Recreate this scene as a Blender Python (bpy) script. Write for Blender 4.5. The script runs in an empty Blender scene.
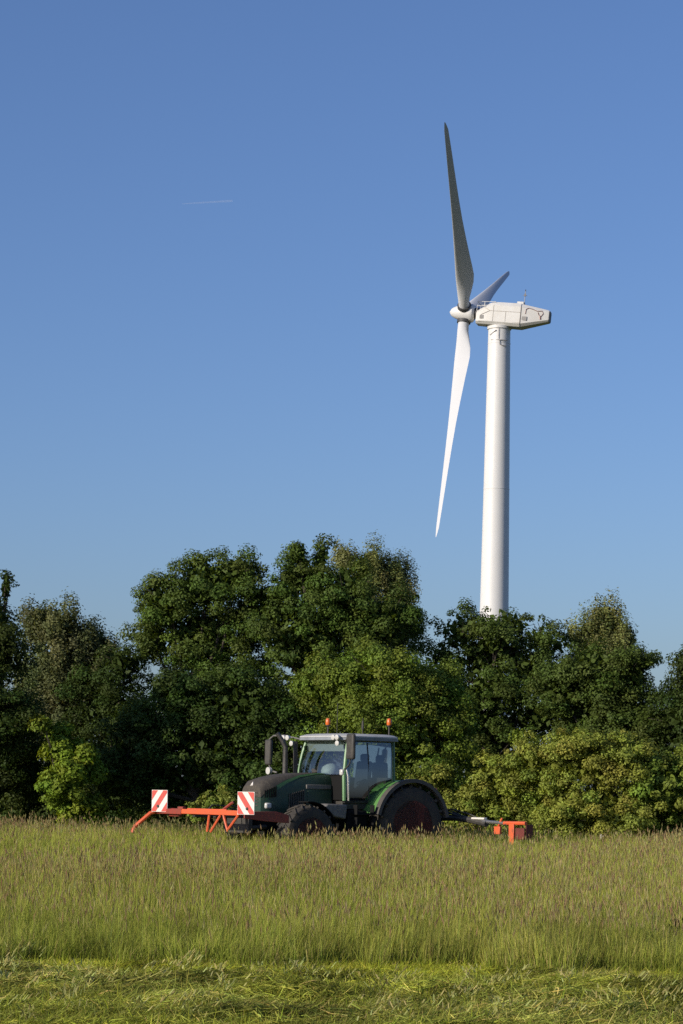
import bpy, bmesh, math, random
import numpy as np
from mathutils import Vector, Matrix

R = math.radians
scene = bpy.context.scene
C = scene.collection
rng = np.random.default_rng(7)
random.seed(7)

# ------------------------------------------------------------------ camera
F = 2400.0            # focal length in pixels of the 683 x 1024 frame
EYE = 1.6
HX, HY = 341.5, 790.0  # where the level axis meets the frame
ROLL = R(1.05)
cam_d = bpy.data.cameras.new('camera')
cam = bpy.data.objects.new('camera', cam_d)
C.objects.link(cam)
cam.location = (0, 0, EYE)
cam.rotation_euler = (Matrix.Rotation(R(90), 3, 'X') @ Matrix.Rotation(ROLL, 3, 'Z')).to_euler()
cam_d.sensor_fit = 'VERTICAL'
cam_d.sensor_height = 36.0
cam_d.sensor_width = 24.0
cam_d.lens = F / 1024 * 36.0
cam_d.shift_y = (HY - 512) / 1024
cam_d.clip_start = 0.5
cam_d.clip_end = 60000
scene.camera = cam

def at(px, py, Y):
    """point at depth Y that the photograph shows at pixel px, py"""
    xr, yr = px - HX, HY - py
    c, s = math.cos(ROLL), math.sin(ROLL)
    return Vector(((xr * c - yr * s) * Y / F, Y, EYE + (xr * s + yr * c) * Y / F))

# ------------------------------------------------------------------ light
SUN_EL, SUN_AZ = R(20), R(54)     # low evening sun behind the camera, to the left
to_sun = Vector((-math.sin(SUN_AZ) * math.cos(SUN_EL), -math.cos(SUN_AZ) * math.cos(SUN_EL), math.sin(SUN_EL)))
sd = bpy.data.lights.new('sun', 'SUN')
sd.energy = 4.8
sd.angle = R(0.5)
sd.color = (1.0, 0.90, 0.76)
so = bpy.data.objects.new('sun', sd)
C.objects.link(so)
so.rotation_euler = to_sun.to_track_quat('Z', 'Y').to_euler()
so.location = (-20, -20, 30)

world = bpy.data.worlds.new('World')
scene.world = world
world.use_nodes = True
wn = world.node_tree
bg = wn.nodes['Background']
sky = wn.nodes.new('ShaderNodeTexSky')
sky.sky_type = 'NISHITA'
sky.sun_disc = False
sky.sun_elevation = SUN_EL
sky.sun_rotation = math.atan2(to_sun.x, to_sun.y)
sky.altitude = 100
sky.air_density = 1.0
sky.dust_density = 1.3
sky.ozone_density = 4.0
wb = wn.nodes.new('ShaderNodeMix'); wb.data_type = 'RGBA'; wb.blend_type = 'MULTIPLY'   # the photograph's white balance
wb.inputs[0].default_value = 1.0; wb.inputs[7].default_value = (0.97, 1.02, 1.25, 1)
wn.links.new(sky.outputs[0], wb.inputs[6]); wn.links.new(wb.outputs[2], bg.inputs[0])
bg.inputs[1].default_value = 0.1

scene.view_settings.view_transform = 'Standard'
scene.view_settings.look = 'None'
scene.view_settings.exposure = 0.0
scene.view_settings.gamma = 1.0
scene.render.engine = 'CYCLES'
scene.cycles.max_bounces = 8
scene.cycles.transparent_max_bounces = 12
scene.cycles.use_denoising = False

# ------------------------------------------------------------------ materials
def mat(name, col, rough=0.5, metal=0.0, noise=0.0, scale=6.0, spec=0.5, bump=0.0, dirt=None):
    m = bpy.data.materials.new(name)
    m.use_nodes = True
    nt = m.node_tree
    b = nt.nodes['Principled BSDF']
    b.inputs['Base Color'].default_value = (*col, 1)
    b.inputs['Roughness'].default_value = rough
    b.inputs['Metallic'].default_value = metal
    b.inputs['Specular IOR Level'].default_value = spec
    if noise > 0 or bump > 0:
        tc = nt.nodes.new('ShaderNodeTexCoord')
        n = nt.nodes.new('ShaderNodeTexNoise')
        n.inputs['Scale'].default_value = scale
        n.inputs['Detail'].default_value = 6
        n.inputs['Roughness'].default_value = 0.65
        nt.links.new(tc.outputs['Object'], n.inputs['Vector'])
        if noise > 0:
            r = nt.nodes.new('ShaderNodeMapRange')
            r.inputs[1].default_value, r.inputs[2].default_value = 0.35, 0.7
            nt.links.new(n.outputs['Fac'], r.inputs[0])
            mx = nt.nodes.new('ShaderNodeMix')
            mx.data_type = 'RGBA'
            d = dirt if dirt else tuple(c * (1 - noise) for c in col)
            mx.inputs[6].default_value = (*col, 1)
            mx.inputs[7].default_value = (*d, 1)
            mul = nt.nodes.new('ShaderNodeMath'); mul.operation = 'MULTIPLY'
            mul.inputs[1].default_value = noise if dirt else 1.0
            nt.links.new(r.outputs[0], mul.inputs[0])
            nt.links.new(mul.outputs[0], mx.inputs[0])
            nt.links.new(mx.outputs[2], b.inputs['Base Color'])
            rr = nt.nodes.new('ShaderNodeMapRange')
            rr.inputs[3].default_value, rr.inputs[4].default_value = rough * 0.85, min(1, rough * 1.3)
            nt.links.new(n.outputs['Fac'], rr.inputs[0])
            nt.links.new(rr.outputs[0], b.inputs['Roughness'])
        if bump > 0:
            bp = nt.nodes.new('ShaderNodeBump')
            bp.inputs['Strength'].default_value = bump
            nt.links.new(n.outputs['Fac'], bp.inputs['Height'])
            nt.links.new(bp.outputs[0], b.inputs['Normal'])
    return m

def leaf_mat(name, rough=0.55, trans=0.3, spec=0.3, tint=(1.25, 1.15, 0.5)):
    """foliage whose own colour sits in the mesh, leaf by leaf"""
    m = bpy.data.materials.new(name)
    m.use_nodes = True
    nt = m.node_tree
    b = nt.nodes['Principled BSDF']
    a = nt.nodes.new('ShaderNodeAttribute')
    a.attribute_name = 'leaf_colour'
    nt.links.new(a.outputs['Color'], b.inputs['Base Color'])
    b.inputs['Roughness'].default_value = rough
    b.inputs['Specular IOR Level'].default_value = spec
    t = nt.nodes.new('ShaderNodeBsdfTranslucent')
    mm = nt.nodes.new('ShaderNodeVectorMath'); mm.operation = 'MULTIPLY'
    mm.inputs[1].default_value = tint
    nt.links.new(a.outputs['Color'], mm.inputs[0])
    nt.links.new(mm.outputs[0], t.inputs['Color'])
    mx = nt.nodes.new('ShaderNodeMixShader')
    mx.inputs[0].default_value = trans
    nt.links.new(b.outputs[0], mx.inputs[1])
    nt.links.new(t.outputs[0], mx.inputs[2])
    nt.links.new(mx.outputs[0], nt.nodes['Material Output'].inputs['Surface'])
    return m

M = {
    'green': mat('tractor_green_paint', (0.028, 0.105, 0.028), 0.38, noise=0.45, scale=5, dirt=(0.10, 0.10, 0.06)),
    'fender_lit_green': mat('sunlit_fender_green', (0.09, 0.25, 0.06), 0.4, noise=0.4, scale=6, dirt=(0.12, 0.13, 0.08)),  # lighter copy of the tractor green, sunlight on the fender painted in
    'dark_green': mat('dark_green_panel', (0.012, 0.045, 0.026), 0.42, noise=0.4, scale=7, dirt=(0.06, 0.06, 0.045)),
    'pillar_lit_green': mat('sunlit_pillar_green', (0.10, 0.24, 0.09), 0.4, noise=0.3, scale=9, dirt=(0.14, 0.15, 0.09)),  # paler copy of the tractor green, sun on the front pillars painted in
    'charcoal': mat('charcoal_plastic', (0.03, 0.029, 0.027), 0.6, noise=0.6, scale=8, dirt=(0.09, 0.078, 0.06)),
    'mesh': mat('dusty_grille', (0.045, 0.038, 0.03), 0.65, noise=0.6, scale=14, dirt=(0.10, 0.085, 0.06)),
    'black': mat('black_panel', (0.012, 0.012, 0.012), 0.9, spec=0.1),
    'grey': mat('dusty_grey_plastic', (0.17, 0.162, 0.148), 0.6, noise=0.5, scale=8),
    'steel': mat('exhaust_steel', (0.085, 0.08, 0.075), 0.5, 0.5, noise=0.5, scale=10),
    'chrome': mat('bare_steel', (0.55, 0.54, 0.52), 0.3, 0.85, noise=0.3, scale=14),
    'rubber': mat('tyre_rubber', (0.02, 0.019, 0.018), 0.85, noise=0.7, scale=4, dirt=(0.085, 0.07, 0.05)),
    'fender_rubber': mat('fender_rubber', (0.055, 0.052, 0.048), 0.7, noise=0.6, scale=6, dirt=(0.12, 0.105, 0.085)),
    'rim': mat('red_rim_paint', (0.20, 0.024, 0.016), 0.5, noise=0.5, scale=7, dirt=(0.12, 0.06, 0.04)),
    'roof': mat('roof_white', (0.46, 0.46, 0.44), 0.5, noise=0.5, scale=4, dirt=(0.26, 0.255, 0.22)),
    'roof_edge': mat('roof_edge_grey', (0.22, 0.24, 0.26), 0.5, noise=0.3, scale=4),
    'red': mat('orange_red_paint', (0.70, 0.11, 0.03), 0.45, noise=0.55, scale=9, dirt=(0.34, 0.10, 0.05)),
    'maroon': mat('maroon_paint', (0.15, 0.026, 0.018), 0.6, noise=0.5, scale=9),
    'dark_red': mat('shaded_red_paint', (0.30, 0.038, 0.02), 0.55, noise=0.6, scale=9, dirt=(0.10, 0.05, 0.035)),  # darker copy of the red, with the shade on the mower frame painted in
    'white': mat('white_reflective', (0.72, 0.68, 0.62), 0.5, noise=0.25, scale=12, dirt=(0.5, 0.44, 0.36)),
    'stripe': mat('red_reflective', (0.55, 0.055, 0.04), 0.5, noise=0.3, scale=12, dirt=(0.45, 0.14, 0.1)),
    'lamp': mat('lamp_glass', (0.5, 0.49, 0.46), 0.2),
    'seat': mat('seat_cloth', (0.03, 0.045, 0.07), 0.8, noise=0.3, scale=20),
    'dash': mat('dashboard_plastic', (0.62, 0.68, 0.6), 0.5, noise=0.2, scale=9),
    'visor': mat('visor_fabric', (0.42, 0.44, 0.36), 0.7),
    'turbine': mat('turbine_white', (0.63, 0.63, 0.62), 0.45, noise=0.35, scale=0.35, dirt=(0.55, 0.545, 0.53)),
    'nacelle': mat('nacelle_white', (0.62, 0.615, 0.595), 0.45, noise=0.5, scale=0.9, dirt=(0.54, 0.51, 0.46)),
    'blade': mat('blade_white', (0.56, 0.57, 0.59), 0.8, spec=0.15, noise=0.3, scale=0.3, dirt=(0.50, 0.51, 0.525)),
    'collar': mat('dark_collar', (0.05, 0.05, 0.05), 0.6),
    'seam': mat('nacelle_seam_brown', (0.30, 0.25, 0.20), 0.6, noise=0.4, scale=2),
    'arc': mat('faded_red_rail', (0.22, 0.10, 0.09), 0.5),
    'tgrey': mat('turbine_grey_steel', (0.25, 0.24, 0.23), 0.5),
    'bark': mat('bark', (0.07, 0.055, 0.04), 0.9, noise=0.6, scale=5, bump=0.6),
    'birch': mat('birch_bark', (0.4, 0.37, 0.32), 0.8, noise=0.9, scale=3, dirt=(0.05, 0.045, 0.04)),
    'leaf': leaf_mat('foliage', 0.6, 0.32, 0.15),
    'grass': leaf_mat('grass_blades', 0.75, 0.3, 0.08, (1.15, 1.1, 0.6)),
}

def glass_mat(name, tint, gloss):
    m = bpy.data.materials.new(name)
    m.use_nodes = True
    nt = m.node_tree
    nt.nodes.remove(nt.nodes['Principled BSDF'])
    tr = nt.nodes.new('ShaderNodeBsdfTransparent'); tr.inputs[0].default_value = (*tint, 1)
    gl = nt.nodes.new('ShaderNodeBsdfGlossy'); gl.inputs['Roughness'].default_value = 0.04
    lw = nt.nodes.new('ShaderNodeFresnel'); lw.inputs[0].default_value = 1.5
    ad = nt.nodes.new('ShaderNodeMath'); ad.inputs[1].default_value = gloss; ad.use_clamp = True
    nt.links.new(lw.outputs[0], ad.inputs[0])
    mx = nt.nodes.new('ShaderNodeMixShader')
    nt.links.new(ad.outputs[0], mx.inputs[0])
    nt.links.new(tr.outputs[0], mx.inputs[1]); nt.links.new(gl.outputs[0], mx.inputs[2])
    nt.links.new(mx.outputs[0], nt.nodes['Material Output'].inputs[0])
    return m
M['glass'] = glass_mat('cab_glass', (0.55, 0.62, 0.63), 0.12)
M['amber'] = mat('amber_lens', (0.62, 0.13, 0.02), 0.3)

# ------------------------------------------------------------------ mesh helpers
class MB:
    def __init__(self):
        self.v, self.f = [], []
    def add(self, vs, fs):
        o = len(self.v)
        self.v += [tuple(p) for p in vs]
        self.f += [tuple(i + o for i in q) for q in fs]
        return self
    def box(self, c, s, rot=None):
        c = Vector(c); h = Vector(s) / 2
        vs = [Vector((x * h.x, y * h.y, z * h.z)) for x in (-1, 1) for y in (-1, 1) for z in (-1, 1)]
        if rot is not None: vs = [rot @ p for p in vs]
        return self.add([p + c for p in vs], [(0, 1, 3, 2), (4, 6, 7, 5), (0, 4, 5, 1), (2, 3, 7, 6), (0, 2, 6, 4), (1, 5, 7, 3)])
    def loft(self, loops, caps=True, closed=True):
        n = len(loops[0]); vs = [p for l in loops for p in l]; fs = []
        for i in range(len(loops) - 1):
            for j in range(n if closed else n - 1):
                k = (j + 1) % n
                fs.append((i * n + j, i * n + k, (i + 1) * n + k, (i + 1) * n + j))
        if caps:
            fs.append(tuple(range(n))[::-1]); fs.append(tuple((len(loops) - 1) * n + j for j in range(n)))
        return self.add(vs, fs)
    def prism(self, pts, y0, y1):      # pts in x,z, run along y
        return self.loft([[(x, y0, z) for x, z in pts], [(x, y1, z) for x, z in pts]])
    def tube(self, pts, r, n=10, caps=True):
        pts = [Vector(p) for p in pts]; loops = []
        up = Vector((0, 0, 1)); prev = None
        for i, p in enumerate(pts):
            t = (pts[min(i + 1, len(pts) - 1)] - pts[max(i - 1, 0)]).normalized()
            if prev is None:
                a = t.cross(up if abs(t.z) < 0.95 else Vector((1, 0, 0))).normalized()
            else:
                a = (prev - t * prev.dot(t)).normalized()
            prev = a; b = t.cross(a)
            rr = r[i] if hasattr(r, '__len__') else r
            loops.append([p + (a * math.cos(2 * math.pi * j / n) + b * math.sin(2 * math.pi * j / n)) * rr for j in range(n)])
        return self.loft(loops, caps)
    def lathe(self, prof, c, axis, n=32):   # prof: (distance along axis, radius)
        c = Vector(c); ax = Vector(axis).normalized()
        a = ax.cross(Vector((0, 0, 1)) if abs(ax.z) < 0.9 else Vector((1, 0, 0))).normalized(); b = ax.cross(a)
        loops = [[c + ax * d + (a * math.cos(2 * math.pi * j / n) + b * math.sin(2 * math.pi * j / n)) * r for j in range(n)] for d, r in prof]
        return self.loft(loops)
    def build(self, name, m, parent=None, smooth=True, bevel=0.0):
        me = bpy.data.meshes.new(name)
        me.from_pydata(self.v, [], self.f)
        bm = bmesh.new(); bm.from_mesh(me); bmesh.ops.recalc_face_normals(bm, faces=bm.faces); bm.to_mesh(me); bm.free()
        me.materials.append(m)
        if smooth:
            me.polygons.foreach_set('use_smooth', [True] * len(me.polygons))
            me.set_sharp_from_angle(angle=R(35))
        o = bpy.data.objects.new(name, me); C.objects.link(o)
        if parent is not None: o.parent = parent
        if bevel > 0:
            bv = o.modifiers.new('bevel', 'BEVEL'); bv.width = bevel; bv.segments = 2; bv.limit_method = 'ANGLE'; bv.angle_limit = R(40)
        return o

def tag(o, label=None, cat=None, group=None, kind=None):
    for k, v in (('label', label), ('category', cat), ('group', group), ('kind', kind)):
        if v: o[k] = v
    return o

def empty(name, loc, rz=0.0):
    o = bpy.data.objects.new(name, None); C.objects.link(o)
    o.location = loc; o.rotation_euler = (0, 0, rz); o.empty_display_size = 0.5
    return o

def mesh_np(name, verts, loops, sizes, m, colours=None, parent=None, smooth=False):
    """big meshes straight from arrays; colours: one rgb per vertex"""
    me = bpy.data.meshes.new(name)
    nv, nf = len(verts), len(sizes)
    me.vertices.add(nv); me.vertices.foreach_set('co', verts.astype(np.float32).ravel())
    me.loops.add(len(loops)); me.loops.foreach_set('vertex_index', loops.astype(np.int32))
    me.polygons.add(nf)
    st = np.zeros(nf, np.int32); st[1:] = np.cumsum(sizes)[:-1]
    me.polygons.foreach_set('loop_start', st)
    me.update(calc_edges=True)
    if colours is not None:
        at_ = me.color_attributes.new('leaf_colour', 'FLOAT_COLOR', 'POINT')
        c4 = np.ones((nv, 4), np.float32); c4[:, :3] = np.clip(colours, 0.002, 0.9)
        at_.data.foreach_set('color', c4.ravel())
    me.materials.append(m)
    o = bpy.data.objects.new(name, me); C.objects.link(o)
    if parent is not None: o.parent = parent
    return o

# ------------------------------------------------------------------ ground
def gz(y):
    t = np.clip((np.asarray(y, float) - 36.0) / 14.0, 0, 1)
    return -0.15 * t * t * (3 - 2 * t)

def build_ground():
    m = bpy.data.materials.new('meadow_soil'); m.use_nodes = True
    nt = m.node_tree; b = nt.nodes['Principled BSDF']
    tc = nt.nodes.new('ShaderNodeTexCoord')
    n1 = nt.nodes.new('ShaderNodeTexNoise'); n1.inputs['Scale'].default_value = 1.4; n1.inputs['Detail'].default_value = 8
    n2 = nt.nodes.new('ShaderNodeTexNoise'); n2.inputs['Scale'].default_value = 26; n2.inputs['Detail'].default_value = 4
    for n in (n1, n2): nt.links.new(tc.outputs['Object'], n.inputs['Vector'])
    r = nt.nodes.new('ShaderNodeValToRGB')
    r.color_ramp.elements[0].position = 0.35; r.color_ramp.elements[0].color = (0.05, 0.05, 0.018, 1)
    r.color_ramp.elements[1].position = 0.68; r.color_ramp.elements[1].color = (0.105, 0.115, 0.03, 1)
    mx = nt.nodes.new('ShaderNodeMath'); mx.operation = 'MULTIPLY_ADD'; mx.inputs[1].default_value = 0.5
    sc = nt.nodes.new('ShaderNodeMath'); sc.operation = 'MULTIPLY'; sc.inputs[1].default_value = 0.5
    nt.links.new(n2.outputs['Fac'], sc.inputs[0]); nt.links.new(n1.outputs['Fac'], mx.inputs[0]); nt.links.new(sc.outputs[0], mx.inputs[2])
    nt.links.new(mx.outputs[0], r.inputs[0]); nt.links.new(r.outputs[0], b.inputs['Base Color'])
    b.inputs['Roughness'].default_value = 1.0
    b.inputs['Specular IOR Level'].default_value = 0.0
    bp = nt.nodes.new('ShaderNodeBump'); bp.inputs['Strength'].default_value = 0.8
    nt.links.new(n2.outputs['Fac'], bp.inputs['Height']); nt.links.new(bp.outputs[0], b.inputs['Normal'])
    q = MB()
    xs = [-6000, -600, -80, -30, -10, 0, 10, 30, 80, 600, 6000]; ys = [-600, -60, 0, 10, 16, 22, 30, 36, 38, 40, 42, 44, 46, 48, 50, 60, 90, 200, 800, 9000]
    vs = [(x, y, float(gz(y))) for y in ys for x in xs]; w = len(xs)
    q.add(vs, [(j * w + i, j * w + i + 1, (j + 1) * w + i + 1, (j + 1) * w + i) for j in range(len(ys) - 1) for i in range(w - 1)])
    tag(q.build('ground', m), kind='structure')
build_ground()

# ------------------------------------------------------------------ grass
def patchy(x, y, s, seed):
    """smooth random field, about 0..1"""
    r = np.random.default_rng(seed); out = np.zeros_like(x)
    for k in range(9):
        a = r.uniform(0, 2 * math.pi); w = s * r.uniform(0.6, 2.2)
        out += np.sin((x * math.cos(a) + y * math.sin(a)) * w + r.uniform(0, 6.28))
    return np.clip(0.5 + out / 9 * 1.3, 0, 1)

EDGE_Y = 21.15
def edge(x):
    return EDGE_Y + 0.25 * np.sin(x * 0.9 + 1) + 0.2 * np.sin(x * 2.3) + 0.16 * np.sin(x * 5.1 + 2) + 0.10 * np.sin(x * 11.3 + 1)

def blades(x, y, z0, h, az, lean, width, cb, ct, bend=0.5):
    """curved tapering blades: 5 vertices each, one quad and one tip triangle"""
    n = len(x)
    dx, dy = np.cos(az), np.sin(az)
    fa = rng.uniform(0, math.pi, n); wx, wy = np.cos(fa) * width / 2, np.sin(fa) * width / 2
    tm, tt = 0.55, 1.0
    def p(t):
        off = lean * h * (t * (1 - bend) + bend * t * t)
        hz = h * t * np.sqrt(np.clip(1 - (lean * t * 0.6) ** 2, 0.05, 1))
        return x + dx * off, y + dy * off, z0 + hz
    b0, m0, t0 = p(0.0), p(tm), p(tt)
    V = np.empty((n, 5, 3))
    V[:, 0] = np.stack([b0[0] - wx, b0[1] - wy, b0[2] - 0.01], 1); V[:, 1] = np.stack([b0[0] + wx, b0[1] + wy, b0[2] - 0.01], 1)
    V[:, 2] = np.stack([m0[0] + wx * .85, m0[1] + wy * .85, m0[2]], 1); V[:, 3] = np.stack([m0[0] - wx * .85, m0[1] - wy * .85, m0[2]], 1)
    V[:, 4] = np.stack(t0, 1)
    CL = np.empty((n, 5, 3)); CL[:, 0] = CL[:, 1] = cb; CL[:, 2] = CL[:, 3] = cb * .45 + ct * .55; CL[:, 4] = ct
    base = (np.arange(n) * 5)[:, None]
    L = (base + np.array([[0, 1, 2, 3, 3, 2, 4]])).ravel()
    S = np.tile([4, 3], n)
    return V.reshape(-1, 3), L, S, CL.reshape(-1, 3), t0

def heads(px, py, pz, ln, wd, col):
    """feathery seed heads: slim diamonds, two crossed faces each"""
    n = len(px); V = np.empty((n, 8, 3))
    a = rng.uniform(0, math.pi, n); ta = rng.uniform(0, 6.28, n); tl = rng.uniform(0, .45, n)
    ux, uy = np.cos(ta) * tl * ln, np.sin(ta) * tl * ln
    for k in (0, 1):
        wx, wy = np.cos(a + k * 1.57) * wd / 2, np.sin(a + k * 1.57) * wd / 2
        V[:, 4 * k + 0] = np.stack([px - ux * .3, py - uy * .3, pz - ln * .3], 1)
        V[:, 4 * k + 1] = np.stack([px + ux * .1 + wx, py + uy * .1 + wy, pz + ln * .15], 1)
        V[:, 4 * k + 2] = np.stack([px + ux * .7, py + uy * .7, pz + ln * .7], 1)
        V[:, 4 * k + 3] = np.stack([px + ux * .1 - wx, py + uy * .1 - wy, pz + ln * .15], 1)
    L = np.arange(n * 8); S = np.full(n * 2, 4)
    return V.reshape(-1, 3), L, S, np.repeat(col, 8, 0)

def scatter(y0, y1, dens, margin):
    half = lambda y: y * 0.1425 + margin
    area = (half(y0) + half(y1)) * (y1 - y0)
    n = int(area * dens * 1.25)
    y = rng.uniform(y0, y1, n); x = rng.uniform(-1, 1, n) * half(y1)
    k = np.abs(x) < half(y)
    return x[k], y[k]

def join(parts):
    V, L, S, K = [], [], [], []; o = 0
    for v, l, s, c in parts:
        V.append(v); L.append(l + o); S.append(s); K.append(c); o += len(v)
    return np.concatenate(V), np.concatenate(L), np.concatenate(S), np.concatenate(K)

def jit(n, col, amt, hue=0.12):
    c = np.tile(np.array(col), (n, 1)) * rng.uniform(1 - amt, 1 + amt, (n, 1))
    return c * rng.uniform(1 - hue, 1 + hue, (n, 3))

def standing_grass():
    parts = []
    for y0, y1, dens, mg, wid in ((20.5, 24.0, 2300, 3.0, .72), (24.0, 30, 1000, 3.2, .85), (30, 42, 520, 3.6, 1.2), (42, 60.5, 300, 4.4, 1.7), (60.5, 64, 60, 5.0, 2.6)):
        x, y = scatter(y0, y1, dens, mg)
        k = y > edge(x) + rng.uniform(-.12, .12, len(x)); x, y = x[k], y[k]; n = len(x)
        pt = patchy(x, y, 1.1, 3); pt2 = patchy(x, y * .5, .45, 5); tus = patchy(x, y, 7.0, 31); tu2 = patchy(x, y, 3.0, 33)
        h = rng.normal(0.40, 0.10, n) * (0.8 + 0.4 * pt2) * (0.56 + .44 * np.clip((y - edge(x)) / 3.0, 0, 1)) * np.where(rng.random(n) < .06, 1.35, 1)
        h *= .78 + .44 * tus
        h += -1.8 * gz(y)
        h = np.clip(h, .10, .9)
        if y0 > 60: h *= .75
        az = rng.normal(0.2, 1.1, n) + (tu2 - .5) * 5
        lean = np.abs(rng.normal(0.26, 0.22, n)) * (.7 + .7 * pt)
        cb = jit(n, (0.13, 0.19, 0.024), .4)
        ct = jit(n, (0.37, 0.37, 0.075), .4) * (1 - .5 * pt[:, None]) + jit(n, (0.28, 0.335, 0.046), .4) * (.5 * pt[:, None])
        dry = rng.random(n) < .05 + .22 * np.clip(tu2 - .45, 0, 1) + .08 * pt2; ct[dry] = jit(int(dry.sum()), (0.42, 0.35, 0.13), .3); cb[dry] = jit(int(dry.sum()), (0.26, 0.22, 0.07), .3)
        tone = (.72 + .5 * tus * .6 + .25 * tu2)[:, None]; cb = cb * tone; ct = ct * tone
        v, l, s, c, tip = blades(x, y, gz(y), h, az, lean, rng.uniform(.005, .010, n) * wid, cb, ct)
        parts.append((v, l, s, c))
        # flowering stems carry the brownish heads above the leaves
        hd = rng.random(n) < (0.02 + 0.22 * np.clip(pt2 - .3, 0, 1) * np.clip((y - edge(x)) / 1.2, .35, 1))
        xs, ys = x[hd], y[hd]; m = len(xs)
        hh = np.clip(rng.normal(.50, .10, m), .26, .8) * (0.85 + .3 * pt2[hd])
        hh += -1.9 * gz(ys)
        if y0 > 60: hh *= .8
        stc = jit(m, (0.22, 0.23, 0.07), .25)
        v, l, s, c, tip = blades(xs, ys, gz(ys), hh, rng.normal(.2, 1.4, m), np.abs(rng.normal(.12, .1, m)), np.full(m, .0038) * wid, stc, stc)
        parts.append((v, l, s, c))
        hc = np.where(rng.random((m, 1)) < .5, jit(m, (0.32, 0.23, 0.125), .35, .1), jit(m, (0.42, 0.37, 0.16), .3, .1))
        parts.append(heads(tip[0], tip[1], tip[2], rng.uniform(.05, .14, m), rng.uniform(.009, .02, m) * (wid ** .8), hc))
    V, L, S, K = join(parts)
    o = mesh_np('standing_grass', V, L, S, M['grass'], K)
    tag(o, 'tall unmown meadow grass with brownish seed heads in front of the tractor', 'grass', kind='stuff')

def swath_height(x, y):
    """cut grass lies heaped in a swath running along the standing edge"""
    d = y - 18.0
    return 0.02 + 0.07 * np.exp(-(d / 1.1) ** 2) * (.6 + .8 * patchy(x, y, 2.0, 11)) + 0.05 * patchy(x, y, 4.5, 12) * np.clip((20.6 - y) / 1.5, .1, 1) + 0.16 * np.clip(patchy(x * .8, y * 1.7, 3.2, 14) - .40, 0, 1) * np.clip((20.9 - y) / .8, 0, 1)

def mown_grass():
    parts = []
    x, y = scatter(14.5, 22.4, 4600, 2.2)
    k = y < edge(x) + .35; x, y = x[k], y[k]; n = len(x)
    z = swath_height(x, y) * rng.random(n) ** .5
    pt = patchy(x, y, 1.6, 21); near = np.clip((20.2 - y) / 1.6, 0, 1)
    flow = patchy(x, y, 1.3, 23) * 2.6 - .9
    az = flow + rng.normal(0, .9, n) + np.where(rng.random(n) < .3, math.pi, 0)
    ln = rng.uniform(.06, .26, n)
    wd = rng.uniform(.003, .0075, n)
    lime, sage, straw = jit(n, (0.40, 0.42, 0.045), .45), jit(n, (0.32, 0.35, 0.075), .5), jit(n, (0.56, 0.48, 0.14), .25)
    w = np.clip(near * .8 + (pt - .5) * .8, 0, 1)[:, None]
    col = lime * (1 - w) + sage * w
    st = rng.random(n) < .10 + .14 * (pt > .6); col[st] = straw[st]
    col *= (.55 + .8 * patchy(x * .6, y * 2.2, 2.4, 41))[:, None] * (.7 + .6 * patchy(x, y * 1.6, 7.0, 43))[:, None]
    dk = rng.random(n) < .2; col[dk] *= .5
    # lying arcs: base, hump and tip
    dx, dy = np.cos(az), np.sin(az); fa = rng.uniform(0, 6.28, n)
    wx, wy, wz = np.cos(fa) * wd / 2, np.sin(fa) * wd / 2, rng.uniform(-.5, .5, n) * wd
    hump = rng.uniform(.0, .035, n); tipz = rng.normal(.0, .05, n)
    V = np.empty((n, 5, 3)); W = np.stack([wx, wy, wz], 1)
    B = np.stack([x - dx * ln / 2, y - dy * ln / 2, z], 1); Mi = np.stack([x + rng.normal(0, .02, n), y + rng.normal(0, .02, n), z + hump], 1)
    T = np.stack([x + dx * ln / 2, y + dy * ln / 2, np.maximum(z + tipz, .005)], 1)
    V[:, 0], V[:, 1], V[:, 2], V[:, 3], V[:, 4] = B - W, B + W, Mi + W, Mi - W, T
    CL = np.repeat(col, 5, 0)
    base = (np.arange(n) * 5)[:, None]
    parts.append((V.reshape(-1, 3), (base + np.array([[0, 1, 2, 3, 3, 2, 4]])).ravel(), np.tile([4, 3], n), CL))
    # stubble left standing between the swath and the uncut edge
    x, y = scatter(14.5, 22.4, 500, 2.6); k = (y < edge(x) + .2); x, y = x[k], y[k]; n = len(x)
    c = jit(n, (0.28, 0.32, 0.035), .35)
    h = rng.uniform(.03, .09, n) + .12 * (rng.random(n) < .03)
    v, l, s, cc, _ = blades(x, y, swath_height(x, y) * .6, h, rng.uniform(0, 6.28, n), np.abs(rng.normal(.4, .3, n)), rng.uniform(.004, .008, n), c * .8, c)
    parts.append((v, l, s, cc))
    # pale feathery tops of cut stems lying on the swath
    kx, ky = scatter(15.5, 18.6, 3, 2.6)
    ax, ay, ac = [], [], []
    m = 26; N = len(kx) * m
    a0 = rng.normal(.4, 1.1, len(kx)); L0 = rng.uniform(.25, .5, len(kx))
    t = rng.random((len(kx), m)); 
    px = (kx[:, None] + np.cos(a0)[:, None] * L0[:, None] * t + rng.normal(0, .04, t.shape)).ravel()
    py = (ky[:, None] + np.sin(a0)[:, None] * L0[:, None] * t * .7 + rng.normal(0, .025, t.shape)).ravel()
    arc = (.10 * np.sin(t * 2.6) + rng.normal(0, .012, t.shape)).ravel()
    pz = swath_height(px, py) + .02 + arc
    c = jit(N, (0.38, 0.37, 0.13), .3)
    la = (a0[:, None] + rng.normal(0, .8, t.shape)).ravel()
    v, l, s, cc, _ = blades(px, py, pz, rng.uniform(.03, .07, N), la, np.full(N, 1.4), rng.uniform(.006, .014, N), c, c)
    parts.append((v, l, s, cc))
    V, L, S, K = join(parts)
    o = mesh_np('mown_grass', V, L, S, M['grass'], K)
    tag(o, 'freshly cut grass lying in a loose swath in the foreground', 'grass', kind='stuff')

standing_grass()
mown_grass()

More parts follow.
